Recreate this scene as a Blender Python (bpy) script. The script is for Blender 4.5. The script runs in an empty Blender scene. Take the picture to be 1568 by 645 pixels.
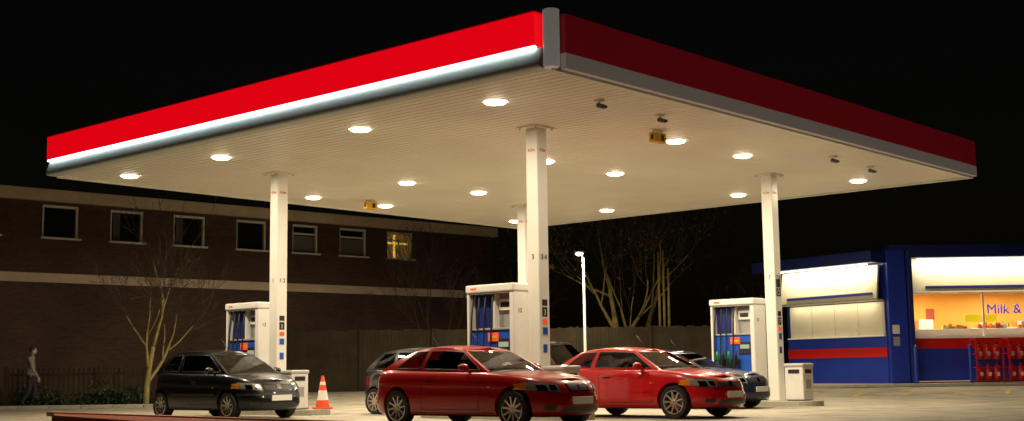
import bpy, bmesh, math, random
import numpy as np
from mathutils import Vector, Matrix
from mathutils.bvhtree import BVHTree
random.seed(7)
sc=bpy.context.scene
CAMZ=0.94; PITCH=.1251; RHO=-.0139; F=1952.0
NX,NY,A=0.6877,19.8917,0.8438
ZS=5.73
ca,sa=math.cos(A),math.sin(A)
def CW(X,Y,Z=0.0): return Vector((NX+X*ca-Y*sa, NY+X*sa+Y*ca, Z))
def GH(y):
    t=min(1,max(0,(y-36)/8)); return .28*t*t*(3-2*t)
# ---------------- materials
def mat(name,col,rough=.6,metal=0.,spec=.5,emis=None,es=0.,var=0.,vscale=3.,bump=0.,bscale=40.,coat=0.,sample=False):
    m=bpy.data.materials.new(name); m.use_nodes=True
    nt=m.node_tree; b=nt.nodes['Principled BSDF']
    b.inputs['Base Color'].default_value=(*col,1); b.inputs['Roughness'].default_value=rough
    b.inputs['Metallic'].default_value=metal; b.inputs['Specular IOR Level'].default_value=spec
    b.inputs['Coat Weight'].default_value=coat; b.inputs['Coat Roughness'].default_value=.03
    if emis:
        b.inputs['Emission Color'].default_value=(*emis,1); b.inputs['Emission Strength'].default_value=es
        if not sample: m.cycles.emission_sampling='NONE'
    if var>0 or bump>0: tc=nt.nodes.new('ShaderNodeTexCoord')
    if var>0:
        n=nt.nodes.new('ShaderNodeTexNoise'); n.inputs['Scale'].default_value=vscale; n.inputs['Detail'].default_value=6; n.inputs['Roughness'].default_value=.65
        r=nt.nodes.new('ShaderNodeValToRGB')
        r.color_ramp.elements[0].position=.3; r.color_ramp.elements[1].position=.7
        r.color_ramp.elements[0].color=(*[c*(1-var) for c in col],1); r.color_ramp.elements[1].color=(*[min(1,c*(1+var)) for c in col],1)
        nt.links.new(tc.outputs['Object'],n.inputs['Vector']); nt.links.new(n.outputs['Fac'],r.inputs['Fac']); nt.links.new(r.outputs['Color'],b.inputs['Base Color'])
    if bump>0:
        n2=nt.nodes.new('ShaderNodeTexNoise'); n2.inputs['Scale'].default_value=bscale; n2.inputs['Detail'].default_value=4
        bp_=nt.nodes.new('ShaderNodeBump'); bp_.inputs['Strength'].default_value=bump; bp_.inputs['Distance'].default_value=.02
        nt.links.new(tc.outputs['Object'],n2.inputs['Vector']); nt.links.new(n2.outputs['Fac'],bp_.inputs['Height']); nt.links.new(bp_.outputs['Normal'],b.inputs['Normal'])
    return m
def brickmat(name,c1,c2,mortar,scale=1.0,bw=.225,bh=.075,top=False,dirt=.7):
    m=bpy.data.materials.new(name); m.use_nodes=True; nt=m.node_tree; b=nt.nodes['Principled BSDF']; b.inputs['Roughness'].default_value=.9
    tc=nt.nodes.new('ShaderNodeTexCoord'); sp=nt.nodes.new('ShaderNodeSeparateXYZ'); ad=nt.nodes.new('ShaderNodeMath'); cb=nt.nodes.new('ShaderNodeCombineXYZ')
    nt.links.new(tc.outputs['Object'],sp.inputs[0]); nt.links.new(sp.outputs[0],ad.inputs[0]); nt.links.new(sp.outputs[1],ad.inputs[1])
    nt.links.new(ad.outputs[0],cb.inputs[0]); nt.links.new(sp.outputs[2],cb.inputs[1])
    br=nt.nodes.new('ShaderNodeTexBrick'); br.inputs['Scale'].default_value=scale
    br.inputs['Brick Width'].default_value=bw; br.inputs['Row Height'].default_value=bh; br.inputs['Mortar Size'].default_value=.008
    br.inputs['Color1'].default_value=(*c1,1); br.inputs['Color2'].default_value=(*c2,1); br.inputs['Mortar'].default_value=(*mortar,1)
    nt.links.new(tc.outputs['Object'] if top else cb.outputs[0],br.inputs['Vector'])
    no=nt.nodes.new('ShaderNodeTexNoise'); no.inputs['Scale'].default_value=.7; no.inputs['Detail'].default_value=5
    mx=nt.nodes.new('ShaderNodeMix'); mx.data_type='RGBA'; mx.blend_type='MULTIPLY'; mx.inputs[0].default_value=dirt
    nt.links.new(tc.outputs['Object'],no.inputs['Vector']); nt.links.new(br.outputs['Color'],mx.inputs[6]); nt.links.new(no.outputs['Fac'],mx.inputs[7])
    nt.links.new(mx.outputs[2],b.inputs['Base Color'])
    return m
M={}
M['soffit']=mat('soffit_white',(.85,.80,.69),.45,var=.06,vscale=.5)
M['col']=mat('column_white',(.86,.84,.77),.35,var=.04,vscale=2)
M['white']=mat('white_paint',(.8,.78,.74),.4,var=.05)
M['grey']=mat('grey_paint',(.35,.34,.32),.5,var=.08)
M['dark']=mat('dark_plastic',(.02,.02,.022),.45)
M['black']=mat('black_rubber',(.012,.012,.012),.6)
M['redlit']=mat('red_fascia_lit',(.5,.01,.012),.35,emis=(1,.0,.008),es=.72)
M['reddim']=mat('red_fascia_faint_glow',(.5,.01,.015),.35,emis=(1,.03,.06),es=.036)  # unlit fascia; faint emission stands in for light falling on it
M['strip']=mat('neon_strip',(.9,.9,.9),.4,emis=(.80,1,.98),es=6,sample=True)
M['lens']=mat('lamp_lens',(1,1,1),.4,emis=(1,.88,.64),es=14)
M['blue']=mat('blue_paint',(.015,.09,.5),.4,var=.08)
M['dblue']=mat('shop_blue',(.012,.025,.20),.45,var=.1)
M['red']=mat('red_paint',(.65,.012,.012),.4,var=.08)
M['logo']=mat('logo_orange_red',(.8,.08,.02),.4,emis=(1,.12,.02),es=.35)
M['orange']=mat('orange_plastic',(.85,.10,.02),.5)
M['cream']=mat('cream_panel',(.78,.72,.55),.5,var=.06,vscale=1)
M['green']=mat('green_nozzle',(.02,.3,.05),.4)
M['steel']=mat('galvanised_steel',(.4,.4,.4),.4,metal=.6,var=.1)
M['yellow']=mat('yellow_sign',(.75,.42,.02),.5,var=.1)
M['timber']=mat('timber',(.042,.029,.013),.85,var=.45,vscale=1.2)
M['bark_lit']=mat('bark_lit',(.26,.20,.07),.9,var=.35,vscale=6)  # yellow lamplight on the trunks is put into this colour
M['bark_lit2']=mat('bark_shaded',(.06,.042,.027),.9,var=.35,vscale=6)  # darker copy of the bark for limbs and trees left in shade
M['leafd']=mat('dry_leaf',(.08,.035,.018),.8)
M['leaf']=mat('bush_leaf',(.04,.07,.025),.7,var=.4,vscale=4)
M['grass']=mat('verge_grass',(.05,.055,.025),.95,var=.4,vscale=3,bump=.6)
M['kerb']=mat('kerb_concrete',(.42,.39,.32),.8,var=.15,vscale=4,bump=.3)
M['brick']=brickmat('wall_brick',(.135,.058,.035),(.08,.038,.025),(.11,.09,.07))
M['brick2']=brickmat('low_wall_brick',(.60,.16,.06),(.45,.11,.045),(.35,.2,.12),dirt=.3)
M['paver']=brickmat('red_paving',(.75,.17,.06),(.62,.13,.045),(.38,.15,.08),top=True,bw=.2,bh=.1,dirt=.25)
M['coping']=mat('coping',(.80,.40,.24),.8,var=.15,vscale=5,bump=.4)
M['ccream']=mat('concrete_band',(.58,.47,.34),.8,var=.15,vscale=1.5)
M['winwhite']=mat('window_frame_white',(.72,.68,.6),.5)
M['winglass']=mat('window_glass',(.012,.013,.016),.06,spec=.8)
M['litglass']=mat('window_lit',(.2,.15,.05),.4,emis=(1,.55,.12),es=.07)
M['litcross']=mat('window_lit_bright',(.6,.5,.1),.4,emis=(1,.55,.06),es=.7)
M['asphalt']=mat('asphalt',(.05,.048,.045),.85,var=.3,vscale=.8,bump=.5,bscale=90)
def concrete():
    m=bpy.data.materials.new('forecourt_concrete'); m.use_nodes=True; nt=m.node_tree; b=nt.nodes['Principled BSDF']; b.inputs['Roughness'].default_value=.7
    tc=nt.nodes.new('ShaderNodeTexCoord'); mp=nt.nodes.new('ShaderNodeMapping'); mp.inputs['Rotation'].default_value=(0,0,-A)
    nt.links.new(tc.outputs['Object'],mp.inputs['Vector'])
    br=nt.nodes.new('ShaderNodeTexBrick'); br.offset=0; br.inputs['Scale'].default_value=1; br.inputs['Brick Width'].default_value=4.5; br.inputs['Row Height'].default_value=4.5; br.inputs['Mortar Size'].default_value=.02
    br.inputs['Color1'].default_value=(.48,.43,.34,1); br.inputs['Color2'].default_value=(.44,.40,.31,1); br.inputs['Mortar'].default_value=(.14,.12,.1,1)
    nt.links.new(mp.outputs[0],br.inputs['Vector'])
    n=nt.nodes.new('ShaderNodeTexNoise'); n.inputs['Scale'].default_value=.9; n.inputs['Detail'].default_value=8; n.inputs['Roughness'].default_value=.7
    r=nt.nodes.new('ShaderNodeValToRGB'); r.color_ramp.elements[0].position=.35; r.color_ramp.elements[0].color=(.58,.55,.5,1); r.color_ramp.elements[1].position=.6; r.color_ramp.elements[1].color=(1,1,1,1)
    nt.links.new(tc.outputs['Object'],n.inputs['Vector']); nt.links.new(n.outputs['Fac'],r.inputs['Fac'])
    mx=nt.nodes.new('ShaderNodeMix'); mx.data_type='RGBA'; mx.blend_type='MULTIPLY'; mx.inputs[0].default_value=1
    nt.links.new(br.outputs['Color'],mx.inputs[6]); nt.links.new(r.outputs['Color'],mx.inputs[7])
    v=nt.nodes.new('ShaderNodeTexVoronoi'); v.inputs['Scale'].default_value=1.3; r2=nt.nodes.new('ShaderNodeValToRGB'); r2.color_ramp.elements[0].position=.05; r2.color_ramp.elements[0].color=(.4,.37,.35,1); r2.color_ramp.elements[1].position=.18; r2.color_ramp.elements[1].color=(1,1,1,1)
    nt.links.new(tc.outputs['Object'],v.inputs['Vector']); nt.links.new(v.outputs['Distance'],r2.inputs['Fac'])
    m2=nt.nodes.new('ShaderNodeMix'); m2.data_type='RGBA'; m2.blend_type='MULTIPLY'; m2.inputs[0].default_value=.75
    nt.links.new(mx.outputs[2],m2.inputs[6]); nt.links.new(r2.outputs['Color'],m2.inputs[7]); nt.links.new(m2.outputs[2],b.inputs['Base Color'])
    return m
M['concrete']=concrete()
# ---------------- helpers
def link(o,parent=None):
    sc.collection.objects.link(o)
    if parent: o.parent=parent
    return o
def empty(name,loc=(0,0,0),rot=0.):
    o=bpy.data.objects.new(name,None); o.location=loc; o.rotation_euler=(0,0,rot); return link(o)
def mesh(name,verts,faces,mats,parent=None,fm=None,smooth=False,ang=None):
    me=bpy.data.meshes.new(name); me.from_pydata([tuple(v) for v in verts],[],faces); 
    for m in (mats if isinstance(mats,(list,tuple)) else [mats]): me.materials.append(m)
    if fm is not None: me.polygons.foreach_set('material_index',fm)
    if smooth or ang is not None: me.polygons.foreach_set('use_smooth',[True]*len(me.polygons))
    me.update()
    if ang is not None: me.set_sharp_from_angle(angle=math.radians(ang))
    o=bpy.data.objects.new(name,me); return link(o,parent)
def box(name,c,s,m,parent=None,bev=0.,rot=(0,0,0),seg=2):
    bm=bmesh.new(); bmesh.ops.create_cube(bm,size=1); bmesh.ops.scale(bm,vec=s,verts=bm.verts)
    if bev>0: bmesh.ops.bevel(bm,geom=list(bm.edges),offset=bev,segments=seg,affect='EDGES',profile=.5)
    me=bpy.data.meshes.new(name); bm.to_mesh(me); bm.free(); me.materials.append(m)
    o=bpy.data.objects.new(name,me); o.location=c; o.rotation_euler=rot; return link(o,parent)
def lathe(name,prof,m,parent=None,n=24,axis='z',loc=(0,0,0),rot=(0,0,0),ang=35,cap=True):
    vs=[];fs=[]
    for r,h in prof:
        for i in range(n):
            t=2*math.pi*i/n
            vs.append((r*math.cos(t),r*math.sin(t),h) if axis=='z' else (r*math.cos(t),h,r*math.sin(t)))
    k=len(prof)
    for j in range(k-1):
        for i in range(n):
            a=j*n+i;b=j*n+(i+1)%n; fs.append((a,b,b+n,a+n))
    if cap: fs.append(tuple(range(n))[::-1]); fs.append(tuple((k-1)*n+i for i in range(n)))
    o=mesh(name,vs,fs,m,parent,ang=ang)
    bm=bmesh.new(); bm.from_mesh(o.data); bmesh.ops.recalc_face_normals(bm,faces=bm.faces); bm.to_mesh(o.data); bm.free()
    o.location=loc;o.rotation_euler=rot; return o
def tube(name,pts,rads,m,parent=None,n=8):
    vs=[];fs=[]
    addtube(vs,fs,pts,rads,n)
    return mesh(name,vs,fs,m,parent,smooth=True)
def addtube(vs,fs,pts,rads,n=6):
    pts=[Vector(p) for p in pts]; base=len(vs)
    for i,p in enumerate(pts):
        d=(pts[min(i+1,len(pts)-1)]-pts[max(i-1,0)]).normalized()
        u=d.cross(Vector((0,0,1)) if abs(d.z)<.9 else Vector((1,0,0))).normalized(); w=d.cross(u)
        r=rads[i] if isinstance(rads,(list,tuple)) else rads
        for k in range(n):
            t=2*math.pi*k/n; vs.append(p+u*(r*math.cos(t))+w*(r*math.sin(t)))
    for i in range(len(pts)-1):
        for k in range(n):
            a=base+i*n+k;b=base+i*n+(k+1)%n; fs.append((a,b,b+n,a+n))
    fs.append(tuple(base+k for k in range(n))[::-1]); e=base+(len(pts)-1)*n; fs.append(tuple(e+k for k in range(n)))
def text(name,s,size,m,parent,loc,rot,ext=.002,align='CENTER'):
    cu=bpy.data.curves.new(name,'FONT'); cu.body=s; cu.size=size; cu.extrude=ext; cu.align_x=align; cu.materials.append(m)
    o=bpy.data.objects.new(name,cu); o.location=loc; o.rotation_euler=rot; return link(o,parent)
def arealight(name,loc,size,power,col,parent,rot=(0,0,0),shape='DISK',sy=None):
    l=bpy.data.lights.new(name,'AREA'); l.shape=shape; l.size=size
    if sy: l.size_y=sy
    l.energy=power; l.color=col; o=bpy.data.objects.new(name,l); o.location=loc; o.rotation_euler=rot; return link(o,parent)
def prism(name,pts,z0,z1,m,parent=None):
    n=len(pts); vs=[(x,y,z0) for x,y in pts]+[(x,y,z1) for x,y in pts]
    fs=[(i,(i+1)%n,(i+1)%n+n,i+n) for i in range(n)]+[tuple(range(n))[::-1],tuple(range(n,2*n))]
    o=mesh(name,vs,fs,m,parent); bm=bmesh.new(); bm.from_mesh(o.data); bmesh.ops.recalc_face_normals(bm,faces=bm.faces); bm.to_mesh(o.data); bm.free(); return o
# ---------------- camera
cd=bpy.data.cameras.new('camera'); cam=bpy.data.objects.new('camera',cd); link(cam)
cam.matrix_world=Matrix.Translation((0,0,CAMZ))@Matrix.Rotation(math.pi/2+PITCH,4,'X')@Matrix.Rotation(RHO,4,'Z')
cd.lens=F*36/1568; cd.sensor_width=36; cd.clip_end=2000; cd.clip_start=.1
sc.camera=cam
# ---------------- world
w=bpy.data.worlds.new('World'); sc.world=w; w.use_nodes=True; nt=w.node_tree
bg=nt.nodes['Background']; sky=nt.nodes.new('ShaderNodeTexSky'); sky.sky_type='NISHITA'; sky.sun_disc=False
sky.sun_elevation=math.radians(1.0); sky.sun_rotation=math.radians(180); nt.links.new(sky.outputs[0],bg.inputs[0]); bg.inputs[1].default_value=.0013
sc.view_settings.view_transform='Standard'; sc.view_settings.look='None'; sc.view_settings.exposure=0
# ---------------- ground
ys=[-60,0,10,20,30,36]+[36+8*i/12 for i in range(1,13)]+[50,60,80,150,600]
def sheet(name,x0,x1,y0,y1,dz,m,thick=None):
    yy=[y for y in ys if y0<y<y1]; yy=[y0]+yy+[y1]; vs=[];fs=[]
    for y in yy: vs+= [(x0,y,GH(y)+dz),(x1,y,GH(y)+dz)]
    for i in range(len(yy)-1): fs.append((2*i,2*i+1,2*i+3,2*i+2))
    return mesh(name,vs,fs,m)
sheet('ground',-500,500,-60,600,0,M['asphalt'])
sheet('forecourt_pavement',-22,30,3,46,.004,M['concrete'])
sheet('grass_verge',-60,-9.2,37.6,60,.03,M['grass'])
k=empty('kerb'); 
for i in range(24): 
    x=-9.4-i*.92; box('kerb_stone_%d'%i,(x,37.5,GH(37.5)+.02),(.9,.15,.16),M['kerb'],k,.015)
yl=mat('yellow_line',(.62,.42,.05),.7,var=.3,vscale=5)
pl=sheet('painted_line',8.5,30,39.9,40.08,.008,yl)
for i in range(9):
    x=10+i*1.5; mesh('painted_hatch',[(x,38.2,GH(38.2)+.009),(x+.14,38.2,GH(38.2)+.009),(x+.94,39.9,GH(39.9)+.009),(x+.8,39.9,GH(39.9)+.009)],[(0,1,2,3)],yl,pl)
box('pavement',(20,44.2,.29),(22,4.6,.10),M['kerb'],None,.02)
# ---------------- canopy
W,D=16.85,15.61
can=empty('petrol_station_canopy',(NX,NY,0),A)
vs=[];fs=[];pw=.2
x=0.02
while x<W-.05:
    for (dx,dz) in ((0,0),(.172,0),(.177,.012),(.195,.012)):
        xx=min(x+dx,W-.02); vs+=[(xx,.05,ZS+dz),(xx,D-.02,ZS+dz)]
    x+=pw
for i in range(len(vs)//2-1): fs.append((2*i,2*i+1,2*i+3,2*i+2))
mesh('soffit',vs,fs,M['soffit'],can)
box('roof',(W/2,D/2,ZS+.50),(W-.1,D-.1,.8),M['grey'],can)
zr0=ZS+.365; ztop=ZS+.915
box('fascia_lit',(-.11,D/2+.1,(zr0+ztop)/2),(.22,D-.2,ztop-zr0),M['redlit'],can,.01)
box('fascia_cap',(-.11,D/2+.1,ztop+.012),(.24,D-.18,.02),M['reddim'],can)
box('light_strip',(-.185,D/2+.1,zr0-.02),(.045,D-.24,.034),M['strip'],can)
vs=[];fs=[]
prof=[(-.135,.335),(-.155,.27),(-.18,.20),(-.205,.13),(-.222,.07),(-.225,.04),(-.215,.012),(-.19,-.004),(-.10,-.010),(.05,-.010)]
for px,pz in prof: vs+=[(px,.1,ZS+pz),(px,D,ZS+pz)]
for i in range(len(prof)-1): fs.append((2*i,2*i+1,2*i+3,2*i+2))
mesh('cove',vs,fs,mat('cove_grey',(.55,.60,.58),.6,var=.05),can,smooth=True)
box('strip_backing',(-.08,D/2+.1,ZS+.345),(.13,D-.22,.03),M['white'],can)
box('fascia_faint_glow',(W/2+.1,-.05,(ZS+.27+ztop)/2),(W-.2,.10,ztop-ZS-.27),M['reddim'],can,.01)
box('fascia_band',(W/2+.1,-.045,ZS+.135),(W-.2,.12,.262),mat('band_grey_glow',(.62,.58,.52),.5,emis=(1,.85,.75),es=.05),can,.01)  # weak emission on the band replaces ambient and bounced light
box('end_panel_left',(W/2,D+.03,ZS+.45),(W,.06,.90),M['grey'],can)
box('end_panel_back',(W+.03,D/2,ZS+.45),(.06,D,.90),M['grey'],can)
lathe('corner_post',[(.12,ZS-.012),(.135,ZS+.01),(.135,ztop+.01),(.12,ztop+.02)],mat('corner_grey_glow',(.55,.55,.52),.4,emis=(1,.95,.85),es=.09),can,24,loc=(-.06,-.02,0))  # post is no lamp; slight emission paints the light on it
box('edge_trim_left',(W/2,D-.02,ZS-.02),(W-.1,.05,.04),M['white'],can)
box('edge_trim_right',(W/2,.02,ZS-.02),(W,.05,.04),M['white'],can)
box('edge_trim_back',(W-.02,D/2,ZS-.02),(.05,D-.1,.04),M['white'],can)
LX=(1.22,6.88,9.54,15.2); LY=(2.37,5.99,10.6,14.3)
CP=[(2.49,1.01),(4.37,1.01),(11.20,1.0),(13.28,1.1)]
SP=[(5.66,1.98),(8.49,13.78)]
for i,lx in enumerate(LX):
  for j,ly in enumerate(LY):
    q='_%d%d'%(i,j)
    lathe('lamp_lens'+q,[(.0,ZS-.062),(.11,ZS-.06),(.18,ZS-.045),(.205,ZS-.01)],M['lens'],can,24,loc=(lx,ly,0),cap=False)
    lathe('lamp_rim'+q,[(.205,ZS-.010),(.245,ZS-.018),(.26,ZS-.002)],M['white'],can,24,loc=(lx,ly,0),cap=False)
    arealight('lamp'+q,(lx,ly,ZS-.07),.38,(168,182,175,190)[(i*3+j)%4],(1,.845,.60),can)
CX,CY=(3.6425,12.5946),(3.4943,11.6493)
nums={(0,0):('3 4','3'),(0,1):('1 2','1'),(1,0):('7 8','7'),(1,1):('5 6','5')}
for i,cx in enumerate(CX):
    for j,cy in enumerate(CY):
        nm='column_%d%d'%(i,j)
        box(nm,(cx,cy,ZS/2+.06),(.30,.30,ZS-.12),M['col'],can,.02)
        box(nm+'_collar',(cx,cy,ZS-.015),(.62,.52,.03),M['col'],can,.005)
        for s1 in (-1,1):
            for s2 in (-1,1): lathe(nm+'_bolt',[(.02,ZS-.05),(.02,ZS-.03)],M['steel'],can,8,loc=(cx+s1*.25,cy+s2*.2,0))
        for fx,(dx,dy,rz) in enumerate(((-.152,0,-math.pi/2),(0,-.152,0))):
            def on(name,z,w,h,m,o=0):
                s=(.004,w,h) if fx==0 else (w,.004,h)
                return box(nm+name+str(fx),(cx+dx,cy+dy-o,z),s,m,can)
            if fx==1:
                on('_badge_a',2.25,.15,.12,M['black']); on('_badge_b',2.07,.15,.18,M['black'])
                text(nm+'_no',nums[(i,j)][1],.15,M['white'],can,(cx,cy-.156,2.01),(math.pi/2,0,0))
                on('_notice',1.78,.16,.34,M['white']); on('_notice_a',1.88,.14,.10,M['logo'],.003); on('_notice_b',1.70,.14,.14,M['blue'],.003); on('_notice_c',1.36,.12,.16,M['blue'])
                if i==1: on('_disabled_sign',3.0,.2,.2,M['black']); on('_disabled_sign_b',2.78,.2,.2,M['black']); lathe(nm+'_symbol',[(.045,0),(.06,0),(.06,.004),(.045,.004)],M['white'],can,16,loc=(cx,cy-.155,2.77),axis='y',cap=False); box(nm+'_symbol_b',(cx-.01,cy-.157,2.85),(.02,.004,.06),M['white'],can)
            text(nm+'_num'+str(fx),nums[(i,j)][0] if fx==1 else nums[(i,j)][0][0],.14,M['dark'],can,(cx+dx*1.02,cy+dy*1.02,3.1),(math.pi/2,0,rz))
            text(nm+'_top'+str(fx),'4.3m',.09,M['red'],can,(cx+dx*1.02,cy+dy*1.02,ZS-.5),(math.pi/2,0,rz))
def island(cx,y0,y1):
    n=10;r=.5
    pts=[]
    for i in range(n+1): t=math.pi+math.pi*i/n; pts.append((cx+r*math.cos(t),y0+r+r*math.sin(t)))
    for i in range(n+1): t=math.pi*i/n; pts.append((cx+r*math.cos(t),y1-r+r*math.sin(t)))
    N=len(pts); vs=[CW(x,y,-.05) for x,y in pts]+[CW(x,y,.115) for x,y in pts]+[CW(cx+(x-cx)*.96,y,.13) for x,y in pts]
    fs=[(i,(i+1)%N,(i+1)%N+N,i+N) for i in range(N)]+[(i+N,(i+1)%N+N,(i+1)%N+2*N,i+2*N) for i in range(N)]+[tuple(range(2*N,3*N))]
    return mesh('pump_island',vs,fs,M['kerb'])
for cx in CX:
    island(cx,2.3,6.6); island(cx,10.0,14.0)
# ---------------- pumps
M['lcd']=mat('lcd',(.2,.25,.2),.2,emis=(.7,1,.8),es=.25)
def pump(cx,y0):
    p=empty('fuel_pump',CW(cx,y0+.635,.13),A)
    L=1.27; Wd=.56
    box('plinth',(0,0,.04),(Wd-.06,L-.06,.08),M['dark'],p)
    box('end_panel_near',(0,-L/2+.06,1.22),(Wd,.12,2.3),M['white'],p,.015)
    box('end_panel_far',(0,L/2-.03,1.22),(Wd,.06,2.3),M['white'],p,.015)
    box('cabinet',(0,.02,.85),(Wd-.12,L-.2,1.55),M['blue'],p,.01)
    box('cabinet_top',(0,.02,1.64),(Wd-.06,L-.2,.04),M['grey'],p,.01)
    box('core',(0,.02,2.0),(.10,L-.2,.68),M['grey'],p)
    box('centre_post',(0,-.02,2.0),(Wd-.2,.05,.68),M['white'],p)
    box('header',(0,0,2.45),(Wd+.06,L+.04,.16),M['white'],p,.035,seg=3)
    box('header_trim',(0,0,2.355),(Wd+.0,L-.02,.02),M['grey'],p)
    for s in (-1,1):
        X=s*(Wd/2-.05)
        box('display_%d'%s,(X,-.32,1.30),(.03,.36,.3),M['dark'],p,.005)
        box('display_lcd_%d'%s,(X+s*.017,-.32,1.33),(.006,.26,.1),M['lcd'],p)
        box('logo_%d'%s,(X+s*.01,-.05,1.48),(.02,.28,.17),M['logo'],p,.005)
        box('logo_stripe_%d'%s,(X+s*.024,-.05,1.48),(.004,.20,.05),M['yellow'],p)
        box('header_text_%d'%s,(s*(Wd/2+.032),.42,2.45),(.004,.16,.035),M['logo'],p)
        box('side_panel_blue_%d'%s,(s*.08,.36,2.0),(.05,.38,.66),M['dblue'],p)
        box('price_panel_%d'%s,(s*.08,-.25,2.12),(.05,.34,.22),M['white'],p); box('price_lcd_%d'%s,(s*.108,-.25,2.12),(.006,.24,.1),M['dark'],p)
        for k,yy in enumerate((.42,.25,.08,-.12)):
            m=[M['green'],M['black'],M['green'],M['black']][k]
            box('nozzle_boot_%d_%d'%(s,k),(X+s*.03,yy,.92),(.07,.09,.2),M['dark'],p,.01)
            tube('nozzle_%d_%d'%(s,k),[(X+s*.06,yy,.86),(X+s*.10,yy,1.0),(X+s*.13,yy,1.12),(X+s*.13,yy,1.22)],[.018,.035,.035,.022],m,p)
            tube('nozzle_guard_%d_%d'%(s,k),[(X+s*.10,yy,1.0),(X+s*.17,yy,1.03),(X+s*.17,yy,1.14),(X+s*.13,yy,1.2)],.008,m,p,6)
            tube('hose_%d_%d'%(s,k),[(X+s*.13,yy,1.2),(X+s*.15,yy+.02,1.0),(X+s*.13,yy+.05,.62),(X+s*.10,yy+.09,.5),(X+s*.08,yy+.12,.65),(X+s*.05,yy+.12,1.2),(X+s*.02,yy+.11,1.9),(X-s*.02,yy+.09,2.36)],.018,M['black'],p,8)
    text('pump_digits','12',.12,M['dark'],p,(-.1,-L/2-.003,1.95),(math.pi/2,0,0))
    return p
pump(CX[0],3.9); pump(CX[0],12.05); pump(CX[1],3.9); pump(CX[1],12.05)
M['lid']=mat('lid',(.5,.48,.44),.5)
def bin_(x,y):
    p=empty('litter_bin',CW(x,y,.13),A)
    box('body',(0,0,.42),(.5,.5,.8),M['white'],p,.03)
    box('plinth',(0,0,.03),(.44,.44,.06),M['dark'],p)
    box('lid',(0,0,.85),(.54,.54,.09),M['lid'],p,.03)
    for s in (-1,1):
        box('slot_%d'%s,(0,s*.25,.70),(.3,.01,.1),M['dark'],p); box('slotb_%d'%s,(s*.25,0,.70),(.01,.3,.1),M['dark'],p)
    box('label',(0,-.252,.4),(.24,.006,.22),M['grey'],p)
bin_(3.64,2.95); bin_(3.35,10.7); bin_(12.55,2.85)
M['reflw']=mat('reflective_white',(.85,.85,.8),.4)
def cone(x,y):
    p=empty('traffic_cone',CW(x,y,.13),.3)
    box('base',(0,0,.02),(.42,.42,.04),M['orange'],p,.01)
    prof=lambda z0,z1:[(.16*(1-z0/.86)+.012,z0),(.16*(1-z1/.86)+.012,z1)]
    for nm,z0,z1,m in (('lower',.04,.2,M['orange']),('sleeve',.2,.42,M['reflw']),('mid',.42,.55,M['orange']),('upper_sleeve',.55,.62,M['reflw']),('tip',.62,.76,M['orange'])):
        lathe(nm,prof(z0,z1),m,p,20)
cone(3.75,10.98); cone(3.98,10.4)
M['camgrey']=mat('camera_grey',(.12,.12,.12),.4)
for (x,y) in CP:
    p=empty('security_camera',CW(x,y,ZS),A)
    lathe('mount',[(.09,-.03),(.10,0)],M['white'],p,16)
    tube('arm',[(0,0,-.02),(.01,-.01,-.08)],.018,M['white'],p)
    box('housing',(.01,-.03,-.11),(.10,.16,.08),M['camgrey'],p,.02,rot=(.3,0,.4))
    lathe('lens',[(.03,-.0),(.025,.03)],M['winglass'],p,12,axis='y',loc=(.04,-.13,-.13))
for (x,y) in SP:
    p=empty('hanging_sign',CW(x,y,ZS),A)
    box('panel',(0,0,-.15),(.38,.16,.2),M['yellow'],p,.01)
    box('symbol',(.06,-.082,-.15),(.10,.006,.12),M['dark'],p); box('symbol_b',(-.192,0,-.15),(.006,.06,.1),M['dark'],p)
    for s in (-1,1): tube('hanger_%d'%s,[(s*.15,0,-.06),(s*.15,0,0)],.008,M['dark'],p)
# ---------------- left building
bang=math.atan2(.677,.736)
b=empty('brick_building',(-16.1,40.5,0),bang)
L0,L1=-12.0,20.67
WZ0,WZ1=5.42,6.55
wx=[(-6.1,-4.9),(-3.8,-2.6),(-1.5,-.3),(1.08,2.32),(3.42,4.63),(5.75,7.0),(8.25,9.52),(10.64,11.8),(12.78,14.07),(15.07,16.39)]
box('wall_lower',((L0+L1)/2,5,2.0),(L1-L0,10,4.0),M['brick'],b)
box('concrete_band',((L0+L1)/2,4.98,4.15),(L1-L0+.04,10.04,.3),M['ccream'],b)
box('wall_under_windows',((L0+L1)/2,5,(4.3+WZ0)/2),(L1-L0,10,WZ0-4.3),M['brick'],b)
edges=[L0]+[e for wnd in wx for e in wnd]+[L1]
for i in range(0,len(edges),2):
    a0,a1=edges[i],edges[i+1]; box('pier_%d'%i,((a0+a1)/2,.15,(WZ0+WZ1)/2),(a1-a0,.3,WZ1-WZ0),M['brick'],b)
box('core',((L0+L1)/2,5.2,(WZ0+WZ1)/2),(L1-L0,9.6,WZ1-WZ0-.002),M['brick'],b)
box('wall_top',((L0+L1)/2,5,6.6),(L1-L0,10,.1),M['brick'],b)
box('roof_fascia',((L0+L1)/2,4.9,6.84),(L1-L0+.3,10.3,.38),M['ccream'],b,.02)
curt=mat('curtain',(.08,.07,.06),.9); blind=mat('blind',(.14,.13,.11),.8)
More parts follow.
